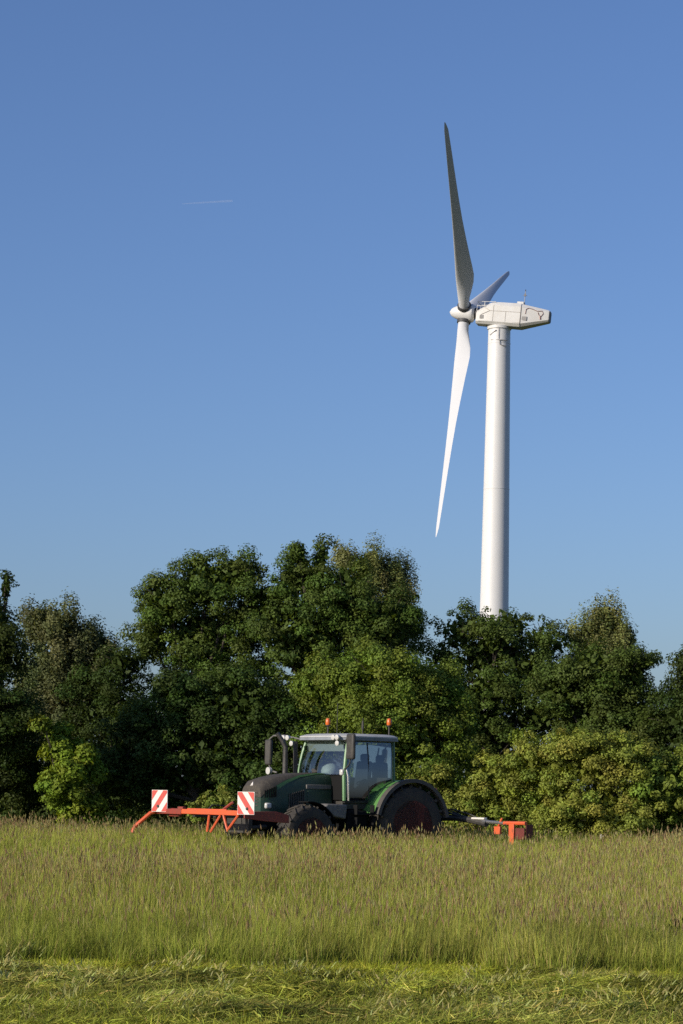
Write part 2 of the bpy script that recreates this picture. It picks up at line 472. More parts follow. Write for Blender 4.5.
# ------------------------------------------------------------------ trees and shrubs
def unit(n):
    d = rng.normal(size=(n, 3)); return d / np.linalg.norm(d, axis=1, keepdims=True)

def leaves(P, Nrm, size, col, aspect=0.62):
    """one folded-flat rhombus leaf at each point"""
    n = len(P)
    Nrm = Nrm / np.linalg.norm(Nrm, axis=1, keepdims=True)
    a = np.cross(Nrm, unit(n)); a /= np.linalg.norm(a, axis=1, keepdims=True) + 1e-9
    b = np.cross(Nrm, a); s = size[:, None]
    V = np.empty((n, 4, 3))
    V[:, 0] = P - a * s * .5; V[:, 1] = P + b * s * aspect * .5 + a * s * .06 + Nrm * s * .08
    V[:, 2] = P + a * s * .5 - Nrm * s * .1; V[:, 3] = P - b * s * aspect * .5 + a * s * .06 + Nrm * s * .08
    return V.reshape(-1, 3), np.arange(n * 4), np.full(n, 4), np.repeat(col, 4, 0)

def plant(name, label, cat, Y, lobes, colour, n_clump, per, leaf=.082, clump=.38, flat=.7, depth=.85, shoots=.12, group=None,
          bark='bark', base_px=None, trunk_r=.16, droop=False, sparse=1.0, hue=.10, fill=1.0, var=.22, stems=1):
    """lobes: (px, py, rx, ry) outline pieces of the crown as the photograph shows them, set at real distance Y"""
    s = F / Y
    L = []
    for i, lb in enumerate(lobes):
        px, py, rx, ry = lb[:4]
        dy = lb[4] if len(lb) > 4 else rng.uniform(-.5, .5)
        c = at(px, py, Y); rx_, rz_ = rx / s, ry / s
        L.append((np.array([c.x, c.y + dy, c.z]), np.array([rx_, max(.35 if rx_ > .3 else .08, depth * (rx_ + rz_) / 2), rz_])))
    bx = base_px if base_px is not None else np.mean([lb[0] for lb in lobes])
    g = at(bx, 830, Y); gb = float(gz(Y)); root = empty(name, (g.x, g.y, gb)); tag(root, label, cat, group)
    base = np.array([g.x, g.y, gb])
    area = np.array([r[0] * r[2] for _, r in L]); cnt = np.maximum(3, (n_clump * area / area.sum()).astype(int))
    PC, PD, PI_ = [], [], []
    for (c, r), k in zip(L, cnt):
        d = unit(k * 2); d = d[d[:, 2] > -.75][:k]
        rad = rng.uniform(.72, 1.0, len(d)); sh = rng.random(len(d)) < shoots; rad[sh] = rng.uniform(1.0, 1.22, sh.sum())
        p = c + d * r * rad[:, None]
        keep = np.ones(len(p), bool)
        for c2, r2 in L:
            if c2 is c: continue
            keep &= (((p - c2) / r2) ** 2).sum(1) > .45
        PC.append(p[keep]); PD.append(d[keep])
    PC, PD = np.concatenate(PC), np.concatenate(PD)
    ok = PC[:, 2] > .25; PC, PD = PC[ok], PD[ok]
    nC = len(PC)
    csz = clump * rng.uniform(.45, 1.5, nC)
    num = np.maximum(6, (per * (csz / clump) ** 2 * sparse * .9).astype(int))
    idx = np.repeat(np.arange(nC), num); n = len(idx)
    off = unit(n) * rng.uniform(.1, 1.0, (n, 1)) ** .5 * (.8 + .25 * rng.random((n, 1)) ** 4)
    sc = np.stack([csz, csz, csz * (1.6 if droop else flat)], 1)[idx]
    P = PC[idx] + off * sc
    if droop: P[:, 2] -= rng.random(n) ** 2 * csz[idx] * .9
    else: P[:, 2] -= .30 * (off[:, 0] ** 2 + off[:, 1] ** 2) * csz[idx]
    Nrm = PD[idx] * .25 + off * 1.0 + np.array([0, 0, .35]) + unit(n) * .55
    shade = rng.uniform(1 - var, 1 + var, nC)
    ch = rng.uniform(1 - hue, 1 + hue, (nC, 3))
    col = np.array(colour) * (shade[:, None] * ch)[idx] * rng.uniform(.75, 1.25, (n, 1))
    sizes = leaf * rng.uniform(.65, 1.35, n)
    parts = [leaves(P, Nrm, sizes, col)]
    # inner leaves close the crown
    for (c, r), k in zip(L, cnt):
        kk = int(k * 26 * fill)
        if kk < 1: continue
        d = unit(kk) * rng.uniform(.1, .66, (kk, 1)); p = c + d * r
        p = p[p[:, 2] > .2]
        parts.append(leaves(p, unit(len(p)) + np.array([0, -.3, .3]), leaf * rng.uniform(2.0, 3.4, len(p)), np.array(colour) * rng.uniform(.7, 1.1, (len(p), 1))))
    V, Lp, S, K = join(parts)
    o = mesh_np('crown' if cat == 'tree' else 'foliage', V - base, Lp, S, M['leaf'], K, root)
    # trunk and limbs
    w = MB(); top = max(L, key=lambda q: q[0][2])[0] - base
    for st in range(stems):
        ox = Vector((rng.normal(0, .25), rng.normal(0, .2), 0)) if stems > 1 else Vector((0, 0, 0))
        hub = Vector(np.mean([c for c, _ in L], 0) - base); hub.z *= .62
        pts = [ox * .5, ox + hub * .3 + Vector((rng.normal(0, .06), 0, 0)), ox + hub * .65 + Vector((rng.normal(0, .08), 0, 0)), hub, hub.lerp(Vector(top), .8)]
        pts[1].z = hub.z * .33; pts[2].z = hub.z * .66
        w.tube(pts, [trunk_r * 1.25, trunk_r, trunk_r * .85, trunk_r * .65, trunk_r * .15], 8)
    for c, r in L:
        e = Vector(c - base); a = Vector(pts[2]).lerp(hub, rng.uniform(.2, .9)); mid = a.lerp(e, .5) + Vector((0, 0, -.15))
        w.tube([a, mid, e], [trunk_r * .45, trunk_r * .32, trunk_r * .12], 6)
        for q in range(5):
            d = unit(1)[0]; d[2] = abs(d[2]) * .8 + .1
            w.tube([mid.lerp(e, rng.uniform(.3, 1)), e + Vector(d * r * .5), e + Vector(d * r * .92)], [trunk_r * .16, trunk_r * .10, trunk_r * .04], 5)
    w.build('trunk' if cat == 'tree' else 'stem', M[bark], root)
    return root

DK, MID, BRT, OLV, YEL, HDG = (.048, .074, .015), (.088, .132, .025), (.155, .215, .032), (.20, .215, .07), (.20, .28, .026), (.245, .28, .048)  # DK puts the shade over the left trees into their leaf colour
G_BACK = 'trees along the far side of the meadow'
G_SHRUB = 'shrubs in the hedge behind the tractor'
TREES = [
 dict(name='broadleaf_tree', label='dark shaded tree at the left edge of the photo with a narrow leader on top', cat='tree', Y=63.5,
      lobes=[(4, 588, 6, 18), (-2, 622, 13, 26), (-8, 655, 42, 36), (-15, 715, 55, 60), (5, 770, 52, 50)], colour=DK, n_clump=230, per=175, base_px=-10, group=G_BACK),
 dict(name='willow_tree', label='airy willow with grey olive leaves beside the dark tree at the left edge', cat='tree', Y=77,
      lobes=[(38, 625, 24, 27), (62, 632, 30, 30), (92, 650, 26, 26), (65, 672, 55, 36), (60, 720, 60, 50)], colour=(.13, .15, .06), n_clump=300, per=175, leaf=.09, clump=.30,
      droop=True, group=G_BACK, fill=1.0, shoots=.25, trunk_r=.09, stems=3),
 dict(name='broadleaf_tree', label='low dark tree filling the dip between the airy willow and the big maple', cat='tree', Y=75,
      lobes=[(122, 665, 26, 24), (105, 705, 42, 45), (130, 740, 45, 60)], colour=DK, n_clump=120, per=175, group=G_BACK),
 dict(name='maple_tree', label='big dark green maple forming the left half of the tallest crown, left of centre', cat='tree', Y=75.5,
      lobes=[(205, 588, 44, 36), (168, 606, 32, 34), (238, 580, 28, 30), (150, 642, 22, 26), (200, 640, 62, 46), (220, 705, 62, 60)], colour=MID, n_clump=300, per=185, leaf=.088, base_px=205, group=G_BACK),
 dict(name='maple_tree', label='tall green maple with small shoots standing up from its top, behind the tractor cab', cat='tree', Y=75,
      lobes=[(305, 578, 36, 30), (268, 608, 34, 36), (345, 600, 40, 40), (388, 622, 34, 38), (305, 640, 70, 48), (335, 695, 85, 60), (322, 556, 10, 14), (300, 552, 6, 12)], colour=MID, n_clump=380, per=185, leaf=.088,
      base_px=320, group=G_BACK, shoots=.16),
 dict(name='birch_tree', label='olive birch showing above the maple, left of the turbine blade tip', cat='tree', Y=79,
      lobes=[(372, 572, 24, 30), (395, 582, 18, 30), (344, 560, 11, 17), (400, 620, 20, 40), (370, 640, 40, 60)], colour=OLV, n_clump=300, per=160, leaf=.075, clump=.30, shoots=.06, droop=True, bark='birch', base_px=372, group=G_BACK, fill=1.0, trunk_r=.09),
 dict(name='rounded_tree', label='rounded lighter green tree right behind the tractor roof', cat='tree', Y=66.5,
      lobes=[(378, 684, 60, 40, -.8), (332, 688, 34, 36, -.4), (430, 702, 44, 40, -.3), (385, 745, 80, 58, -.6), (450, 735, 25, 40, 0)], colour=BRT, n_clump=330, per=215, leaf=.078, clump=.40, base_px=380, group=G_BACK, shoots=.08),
 dict(name='broadleaf_tree', label='wide dark tree standing behind the red front mower', cat='tree', Y=66.5,
      lobes=[(178, 694, 42, 32), (242, 704, 50, 40), (150, 738, 46, 40), (210, 760, 88, 58), (280, 755, 32, 60), (120, 770, 25, 40), (155, 785, 45, 36, .4)], colour=(.054, .088, .018), n_clump=330, per=195, leaf=.088, base_px=215, group=G_BACK),
 dict(name='sapling', label='young yellow green sapling glowing in front of the dark trees at the left', cat='tree', Y=62.5,
      lobes=[(60, 740, 15, 16), (70, 764, 22, 26), (46, 724, 8, 7), (52, 752, 10, 10), (84, 752, 9, 9), (68, 784, 20, 22), (78, 806, 22, 18)], colour=(.18, .245, .026), n_clump=95, per=185, leaf=.10, clump=.3, base_px=72, trunk_r=.05, group=G_BACK),
 dict(name='broadleaf_tree', label='dark green tree whose top hides the foot of the turbine tower', cat='tree', Y=76,
      lobes=[(462, 634, 32, 28), (506, 630, 40, 30), (546, 642, 34, 26), (500, 690, 70, 50, -.3), (485, 662, 45, 28, 0), (530, 668, 45, 28, 0), (492, 640, 36, 26, -.5), (500, 652, 30, 26, .7), (470, 715, 50, 60), (540, 720, 55, 50), (485, 770, 55, 45), (492, 738, 48, 40, .6), (444, 660, 26, 28, .2), (430, 690, 26, 34, .3)], colour=(.082, .122, .024), n_clump=330, per=185, leaf=.082, base_px=505, group=G_BACK),
 dict(name='birch_tree', label='pale olive birch with a pointed top, right of the turbine tower', cat='tree', Y=77,
      lobes=[(607, 622, 19, 25), (590, 640, 24, 26), (622, 645, 20, 32), (600, 690, 38, 60)], colour=OLV, n_clump=240, per=160, leaf=.075, clump=.30, shoots=.06, droop=True, bark='birch', base_px=604, group=G_BACK, fill=1.0, trunk_r=.09),
 dict(name='broadleaf_tree', label='dark tree with pointed side branches in front of the right birch', cat='tree', Y=71,
      lobes=[(628, 672, 26, 32), (590, 672, 40, 28), (645, 662, 12, 10), (560, 690, 36, 36), (612, 712, 65, 46), (640, 740, 40, 50)], colour=(.084, .122, .024), n_clump=270, per=175, leaf=.082, base_px=610, group=G_BACK, shoots=.2),
 dict(name='broadleaf_tree', label='dark tree cut by the right edge of the photo', cat='tree', Y=69,
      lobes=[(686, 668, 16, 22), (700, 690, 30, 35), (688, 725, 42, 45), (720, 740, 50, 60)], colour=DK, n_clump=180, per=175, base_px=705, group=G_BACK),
 dict(name='hawthorn_shrub', label='low shrub directly behind the rear wheel of the tractor', cat='shrub', Y=65.5,
      lobes=[(432, 792, 34, 30), (404, 798, 24, 24), (455, 808, 30, 28)], colour=HDG, n_clump=150, per=160, leaf=.07, clump=.28, trunk_r=.05, stems=4, group=G_SHRUB),
 dict(name='hawthorn_shrub', label='sunlit shrub above the orange end of the rear mower', cat='shrub', Y=65,
      lobes=[(500, 782, 38, 32), (528, 768, 34, 30), (490, 808, 42, 32), (540, 805, 36, 34), (510, 822, 40, 18, -.2)], colour=HDG, n_clump=230, per=160, leaf=.07, clump=.28, trunk_r=.05, stems=5, group=G_SHRUB),
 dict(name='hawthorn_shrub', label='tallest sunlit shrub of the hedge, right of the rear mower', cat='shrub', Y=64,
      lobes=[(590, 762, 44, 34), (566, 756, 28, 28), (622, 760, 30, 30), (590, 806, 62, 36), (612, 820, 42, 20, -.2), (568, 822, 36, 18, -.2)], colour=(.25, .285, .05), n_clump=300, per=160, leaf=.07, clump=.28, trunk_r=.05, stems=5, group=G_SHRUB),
 dict(name='hawthorn_shrub', label='greener shrub at the right end of the hedge, cut by the photo edge', cat='shrub', Y=64.5,
      lobes=[(660, 790, 32, 36), (690, 782, 34, 36), (672, 812, 40, 32), (722, 800, 40, 40)], colour=(.18, .24, .038), n_clump=230, per=160, leaf=.10, clump=.28, trunk_r=.05, stems=5, group=G_SHRUB),
 dict(name='elder_shrub', label='dark low shrub under the willow beside the sapling', cat='shrub', Y=70,
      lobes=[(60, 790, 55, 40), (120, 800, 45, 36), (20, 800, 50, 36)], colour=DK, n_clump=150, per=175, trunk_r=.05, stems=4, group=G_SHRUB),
 dict(name='elder_shrub', label='dark low bush in the shade behind the red mower beam', cat='shrub', Y=69,
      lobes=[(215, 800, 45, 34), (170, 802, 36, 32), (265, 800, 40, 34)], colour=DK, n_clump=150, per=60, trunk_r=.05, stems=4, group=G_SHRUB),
 dict(name='tall_weed', label='leafy weed standing behind the left half of the red beam', cat='plant', Y=59.5,
      lobes=[(206, 802, 10, 16), (194, 812, 8, 12)], colour=(.22, .26, .05), n_clump=24, per=34, leaf=.075, clump=.17, trunk_r=.012, stems=3, group='weeds behind the red mower', fill=.4),
 dict(name='tall_weed', label='taller leafy weed near the striped board beside the tractor nose', cat='plant', Y=59.5,
      lobes=[(222, 800, 8, 18), (232, 808, 8, 14)], colour=(.22, .26, .05), n_clump=28, per=34, leaf=.075, clump=.17, trunk_r=.012, stems=3, group='weeds behind the red mower', fill=.4),
 dict(name='tall_weed', label='dark leafy weed in the tall grass at the right edge of the photo', cat='plant', Y=23.0,
      lobes=[(676, 930, 9, 12, 0), (683, 938, 9, 12, 0)], colour=(.07, .085, .02), n_clump=22, per=30, leaf=.035, clump=.05, trunk_r=.004, stems=3, fill=.3, depth=.3),
]
for i, t in enumerate(TREES):
    rng = np.random.default_rng(100 + i)
    plant(**t)

# ------------------------------------------------------------------ wind turbine
def turbine():
    D = 344.0
    yaw, tilt, a0 = R(13.45), R(4.9), R(52.35)
    Rr = 33.0
    H = at(465, 313, D)
    n = Vector((-math.cos(yaw) * math.cos(tilt), math.sin(yaw) * math.cos(tilt), math.sin(tilt)))
    h = Vector((-math.sin(yaw), -math.cos(yaw), 0))
    v = h.cross(n); v = v if v.z > 0 else -v
    TX = H - n * 5.05
    root = empty('wind_turbine', (TX.x, TX.y, 0))
    tag(root, 'tall white three bladed wind turbine rising behind the trees', 'wind turbine')
    B = Vector((TX.x, TX.y, 0)); loc = lambda p: Vector(p) - B
    top = TX.z - 1.75
    t = MB(); prof = []
    for i in range(25):
        f = i / 24; prof.append((f * top, 2.38 + (1.57 - 2.38) * f))
    t.lathe(prof, (0, 0, 0), (0, 0, 1), 64)
    tow = t.build('tower', M['turbine'], root)
    for zf in (.33, .66, .965):
        rr = 2.38 + (1.57 - 2.38) * zf
        MB().lathe([(zf * top - .06, rr + .005), (zf * top - .06, rr + .03), (zf * top + .06, rr + .03), (zf * top + .06, rr + .005)], (0, 0, 0), (0, 0, 1), 64).build('flange', M['turbine'], tow)
    MB().lathe([(top - .35, 1.72), (top + .05, 1.72)], (0, 0, 0), (0, 0, 1), 48).build('yaw_ring', M['nacelle'], root)
    # local nacelle frame: forward n, side sd (towards the camera), up v
    sd_ = h
    def P(f, s, u): return loc(H + n * f + sd_ * s + v * u)
    def sect(f, wd, lo, hi, ch=.35):
        return [P(f, -wd + ch, lo), P(f, wd - ch, lo), P(f, wd, lo + ch), P(f, wd, hi - ch * 1.3), P(f, wd - ch * 1.3, hi), P(f, -wd + ch * 1.3, hi), P(f, -wd, hi - ch * 1.3), P(f, -wd, lo + ch)]
    q = MB()
    q.loft([sect(-1.9, 1.35, -1.55, .25, .3), sect(-3.9, 1.6, -1.62, 1.5, .4), sect(-4.4, 1.62, -1.65, 1.62, .4), sect(-8.3, 1.62, -1.75, 1.62, .4),
            sect(-8.32, 1.55, -1.75, 1.56, .4), sect(-12.0, .98, -.78, .98, .25), sect(-12.3, .9, -.7, .9, .22)])
    nac = q.build('nacelle', M['nacelle'], root, bevel=.05)
    MB().loft([sect(-12.3, .84, -.64, .84, .2), sect(-12.38, .84, -.64, .84, .2)]).build('rear_vent', M['collar'], nac)
    pl = MB()
    side = 1.635
    def strip(pts, r=.022): pl.tube([P(*p) for p in pts], r, 6)
    strip([(-2.6, 1.52, -.35), (-3.9, side, .25), (-8.28, side, .25)]); strip([(-8.34, 1.58, -1.3), (-8.34, 1.58, 1.05)], .04)
    strip([(-4.4, side, -1.2), (-4.4, side, 1.1)]); strip([(-6.2, side, -1.2), (-6.2, side, .25)]); strip([(-2.3, 1.44, -1.25), (-8.28, side, -1.25)])
    strip([(-3.9, side, .25), (-2.6, 1.5, 1.0)], .02)
    pl.build('panel_seam', M['seam'], nac)
    hd = MB(); hd.box(P(-8.0, 0, 1.75), (.9, 1.6, .35), Matrix((-n, sd_, v)).transposed())
    hd.build('roof_hatch', M['nacelle'], nac)
    vt = MB()
    vt.box(P(-2.75, 1.5, -.65), (.55, .08, .5), Matrix((-n, sd_, v)).transposed())
    vt.build('side_vent', M['tgrey'], nac); vt = MB()
    vt.box(P(-8.9, 1.48, -.55), (.7, .08, .55), Matrix((-n, sd_, v)).transposed())
    vt.build('side_vent', M['tgrey'], nac)
    rl = MB()
    for p in ([(-1.95, 1.3, .2), (-1.95, 1.3, 1.5), (-4.6, 1.3, 1.62)], [(-1.95, -1.3, .2), (-1.95, -1.3, 1.5), (-4.6, -1.3, 1.62)], [(-1.95, 1.3, 1.5), (-1.95, -1.3, 1.5)], [(-3.0, 1.3, .9), (-3.0, 1.3, 1.55)], [(-1.95, 1.3, .9), (-3.2, 1.3, .95)]):
        rl.tube([P(*x) for x in p], .045, 6)
    rl.build('guard_rail', M['turbine'], nac)
    ar = MB()
    wdt = lambda f: 1.58 - (abs(f) - 8.32) / 3.68 * .57 + .02
    ar.tube([P(f, wdt(f), u) for f, u in ((-9.0, .1), (-9.05, .75), (-9.4, .95), (-10.0, .85), (-10.6, .62), (-11.3, .7), (-11.5, .35), (-11.2, -.1), (-10.9, .1), (-10.75, .45))], .042, 6)
    ar.tube([P(f, wdt(f), u) for f, u in ((-11.1, .0), (-11.15, -.5))], .09, 6)
    ar.build('grab_rail', M['arc'], nac)
    ms = MB(); ms.tube([P(-8.5, .3, 1.5), P(-8.5, .3, 3.7)], .05, 6); ms.tube([P(-8.2, .3, 2.9), P(-8.8, .3, 2.9)], .04, 6); ms.box(P(-8.5, .3, 3.0), (.25, .25, .35)); ms.box(P(-8.5, .3, 3.65), (.12, .12, .2))
    ms.build('wind_sensor', M['tgrey'], nac)
    # small work platform and hatch at the tower head
    pf = MB(); rr = 1.62
    ang = math.atan2(h.y, h.x)
    def T(a, r, z): return (math.cos(ang + a) * r, math.sin(ang + a) * r, top - z)
    pf.tube([T(a, rr + .12, 2.1) for a in np.linspace(.1, .9, 7)], .05, 6); pf.tube([T(.2, rr + .12, 2.1), T(.2, rr + .12, 2.7), T(.45, rr + .12, 2.9), T(.8, rr + .1, 2.9)], .05, 6)
    pf.tube([T(-.75, rr + .02, 1.3), T(-.1, rr + .1, .7)], .06, 6); pf.tube([T(.12, rr + .08, .2), T(.12, rr + .08, 1.9)], .04, 6); pf.tube([T(-.6, rr + .05, 2.0), T(.2, rr + .1, 2.1)], .035, 6)
    pf.build('service_rail', M['tgrey'], root)
    # hub and spinner
    s = MB(); prof = []
    for i in range(13):
        f = i / 12; prof.append((-1.0 + 3.25 * f, 1.32 * math.sqrt(max(0.0004, 1 - f ** 1.7))))
    s.lathe([(-1.45, .9), (-1.2, 1.26)] + prof, loc(H), n, 40)
    hub = s.build('hub', M['turbine'], root)
    MB().lathe([(-2.0, .8), (-1.35, .8)], loc(H), n, 32).build('rotor_shaft', M['collar'], root)
    for k in range(3):
        an = a0 + k * 2 * math.pi / 3
        rd = v * math.cos(an) + h * math.sin(an)
        tg = -v * math.sin(an) + h * math.cos(an)
        loops = []
        N = 24
        stations = [(.035, 0, 0), (.06, 0, 0), (.085, .12, 0), (.12, .5, 0), (.16, .85, 0), (.20, 1, 0), (.24, 1, 0), (.3, 1, 0), (.4, 1, 0), (.5, 1, 0), (.6, 1, 0), (.7, 1, 0), (.8, 1, 0), (.9, 1, 0), (.96, 1, 0), (.985, 1, 0), (1.0, 1, 0)]
        for f, mixf, _ in stations:
            r = f * Rr
            ch = 2.65 * float(np.interp(f, [.2, .24, .3, .4, .5, .6, .7, .8, .9, 1], [1, .95, .85, .70, .57, .48, .41, .35, .28, .2]))
            if f > .97: ch *= .6 if f < .99 else .18
            th = (.30 - .18 * min(1, max(0, (f - .15) / .6))) * ch
            beta = R(68 - 20 * min(1, max(0, (f - .15) / .85)) ** .7)
            e1 = tg * math.cos(beta) + n * math.sin(beta)      # towards the leading edge
            e2 = rd.cross(e1)
            lp = []
            for j in range(N):
                th_ = 2 * math.pi * j / N
                cc, ss = math.cos(th_), math.sin(th_)
                x = .5 * (1 + cc)                         # 1 at the leading edge
                xa = 1 - x
                yt = th * 2.6 * (.2969 * math.sqrt(xa) - .126 * xa - .3516 * xa ** 2 + .2843 * xa ** 3 - .1036 * xa ** 4) * 1.9
                af = (e1 * (x * ch - .70 * ch) + e2 * (yt * (1 if ss >= 0 else -1) * (.62 if ss >= 0 else .38)))
                ci = e1 * cc * .78 + e2 * ss * .78
                lp.append(loc(H) + rd * r + ci * (1 - mixf) + af * mixf)
            loops.append(lp)
        b = MB(); b.loft(loops)
        bl = b.build('blade', M['blade'], root)
        cl = MB(); cl.lathe([(1.05, .9), (1.05, .98), (1.5, .98), (1.5, .8)], loc(H), rd, 32); cl.build('root_collar', M['collar'], bl)
turbine()

# ------------------------------------------------------------------ tractor
TH = R(38)
fw = Vector((-math.cos(TH), -math.sin(TH), 0))
T_LOC = (0.875, 56.0, -0.15)
T_RZ = math.atan2(fw.y, fw.x)

def wheel(parent, name, x, y, Rw, Wd, side):
    t = MB()
    prof = [(-.5, .62), (-.52, .80), (-.46, .93), (-.3, .965), (0, .975), (.3, .965), (.46, .93), (.52, .80), (.5, .62)]
    t.lathe([(p * Wd, q * Rw) for p, q in prof], (x, y, Rw), (0, 1, 0), 48)
    nl = 20
    for k in range(nl):
        for sgn in (-1, 1):
            a = 2 * math.pi * (k + (.5 if sgn > 0 else 0)) / nl
            pts = []
            for u in (0.02, .25, .5):
                aa = a - .42 * u * 1.2
                pts.append(Vector((x + math.cos(aa) * Rw * (.985 if u < .45 else .95), y + sgn * u * Wd, Rw + math.sin(aa) * Rw * (.985 if u < .45 else .95))))
            t.tube(pts, .035 * Rw / .8, 4)
    ty = t.build(name, M['rubber'], parent)
    r = MB()
    out = side
    prof = [(.50, .64), (.47, .60), (.30, .56), (.12, .50), (.06, .30), (.16, .26), (.2, .12), (.2, .01)]
    r.lathe([(p * Wd * out, q * Rw) for p, q in prof], (x, y, Rw), (0, 1, 0), 40)
    r.lathe([(-p * Wd * out, q * Rw) for p, q in prof[:5]], (x, y, Rw), (0, 1, 0), 40)
    rim = r.build('rim', M['rim'], ty)

def arc_shell(mb, x, z, r0, r1, a0, a1, y0, y1, n=18):
    loops = []
    for i in range(n + 1):
        a = R(a0 + (a1 - a0) * i / n); c, s = math.cos(a), math.sin(a)
        loops.append([(x + c * r0, y0, z + s * r0), (x + c * r1, y0, z + s * r1), (x + c * r1, y1, z + s * r1), (x + c * r0, y1, z + s * r0)])
    mb.loft(loops)

def tractor():
    root = empty('tractor', T_LOC, T_RZ)
    tag(root, 'dark green farm tractor with glazed cab working in the tall grass', 'tractor')
    LIFT = .15
    def P(mb, n, m, par=root, bv=0.0, sm=True, lift=True):
        o = mb.build(n, M[m], par, sm, bv)
        if lift and par is root: o.location.z = LIFT
        return o
    RR, FR, FX = .95, .70, 2.85
    for sd in (1, -1):
        wheel(root, 'rear_wheel', 0, sd * .98, RR, .56, sd)
        wheel(root, 'front_wheel', FX, sd * .96, FR, .44, sd)
    # drivetrain
    c = MB(); c.box((.55, 0, .82), (2.3, .56, .62)); c.box((2.5, 0, .95), (2.0, .52, .56)); c.box((0, 0, .88), (.5, 1.5, .34)); c.box((FX, 0, .62), (.26, 1.5, .22)); c.box((3.45, 0, .85), (.5, .6, .4))
    P(c, 'chassis', 'black', bv=.03)
    # bonnet: arched sections that fall towards the nose
    secs = [(1.70, .41, 1.97, 1.12), (2.1, .42, 1.97, 1.10), (2.6, .42, 1.95, 1.08), (3.0, .42, 1.91, 1.04), (3.30, .41, 1.85, 1.02), (3.57, .39, 1.77, 1.0), (3.66, .35, 1.66, 1.02)]
    def arch(x, w, tp, bt, lim=90, off=0.0, n=22, lo=None):
        out = []
        for i in range(n + 1):
            f = R(-lim + 2 * lim * i / n) if lo is None else R(lo + (lim - lo) * i / n); s_, c_ = math.sin(f), max(0.0, math.cos(f))
            out.append((x, (w + off) * math.copysign(abs(s_) ** .44, s_), bt + (tp + off - bt) * c_ ** .30))
        return out
    P(MB().loft([arch(*s) for s in secs]), 'bonnet', 'dark_green')
    g = MB(); lims = [6, 14, 32, 52, 66, 76, 80]
    g.loft([arch(s[0] + (.012 if i == 6 else 0), s[1], s[2], s[3], lim, .012) for i, (s, lim) in enumerate(zip(secs, lims))], caps=True)
    gr = P(g, 'bonnet_grille', 'mesh')
    for sd in (1, -1):
        bs = MB(); bs.loft([arch(s[0], s[1], s[2], s[3], sd * min(89, lim + 16 - i), .010, 8, sd * lim) for i, (s, lim) in enumerate(zip(secs[:6], lims))], caps=False, closed=False)
        P(bs, 'bonnet_stripe', 'green')
    sl = MB()
    for z in (1.22, 1.29, 1.36, 1.43, 1.50): sl.box((3.662, 0, z), (.02, .5, .022))
    P(sl, 'grille_bar', 'charcoal', gr)
    for sd in (1, -1):
        nv = MB()
        for k in range(6): nv.box((3.30 + k * .055, sd * (.418 - k * .006), 1.54 - k * .012), (.03, .03, .24 - k * .015), Matrix.Rotation(R(-sd * 6), 3, 'Z'))
        P(nv, 'nose_vent', 'black', gr)
    em = MB(); em.add([(3.61, .0, 1.75), (3.655, -.05, 1.66), (3.655, .05, 1.66), (3.63, .0, 1.755), (3.675, -.05, 1.66), (3.675, .05, 1.66)], [(0, 2, 1), (3, 4, 5), (0, 1, 4, 3), (1, 2, 5, 4), (2, 0, 3, 5)])
    P(em, 'emblem', 'white', gr, sm=False)
    for sd in (1, -1):
        hl = MB(); hl.box((3.50, sd * .39, 1.22), (.16, .12, .13)); P(hl, 'headlight', 'lamp', bv=.03)
        sp = MB(); sp.box((2.08, sd * .425, 1.36), (.66, .03, .42)); p = P(sp, 'side_panel', 'dark_green', bv=.01)
        st = MB(); st.box((2.10, sd * .418, 1.66), (.7, .04, .10)); P(st, 'side_strip', 'grey', bv=.012)
        vn = MB()
        for k in range(9): vn.box((2.52 + k * .05, sd * .424, 1.42 - k * .012), (.022, .03, .34))
        P(vn, 'side_vent', 'charcoal')
        ff = MB(); arc_shell(ff, FX, FR, .765, .785, 84, 150, sd * .78, sd * 1.14, 12); ff.tube([(FX, sd * .6, .9), (FX - .1, sd * .8, FR + .77)], .03, 6); P(ff, 'front_fender', 'black', lift=False)
        rf = MB(); arc_shell(rf, 0, RR, 1.02, 1.05, 16, 160, sd * .55, sd * 1.14, 24)
        rf.prism([(.25, 1.6), (.62, 1.7), (.96, 1.25), (.80, 1.05), (.72, 1.15)], sd * .56, sd * .60)
        fe = P(rf, 'rear_fender', 'fender_lit_green', lift=False)
        fx = MB(); arc_shell(fx, 0, RR, 1.0, 1.085, 14, 168, sd * 1.14, sd * 1.29, 24); P(fx, 'fender_edge', 'fender_rubber', fe)
        tl = MB(); tl.box((-.76, sd * 1.0, 1.78), (.1, .3, .12)); P(tl, 'tail_light', 'amber', fe, .02)
    # steps, tank and battery box on the near side
    tk = MB(); tk.box((1.46, .84, .86), (.6, .46, .56)); P(tk, 'fuel_tank', 'black', bv=.06)
    tk = MB(); tk.box((1.46, -.84, .86), (.6, .46, .56)); P(tk, 'fuel_tank', 'black', bv=.06)
    for k, z in enumerate((.5, .78, 1.06)):
        st = MB(); st.box((1.36, 1.16, z), (.5, .14, .03)); st.box((1.12, 1.16, z + .1), (.03, .14, .22)); st.box((1.60, 1.16, z + .1), (.03, .14, .22)); P(st, 'step', 'black', bv=.006)
    bb = MB(); bb.prism([(1.80, 1.27), (2.36, 1.29), (2.44, 1.22), (2.20, 1.0), (1.84, .94)], .62, 1.12); P(bb, 'battery_box', 'grey', bv=.03)
    # cab
    W, WT = .86, .77
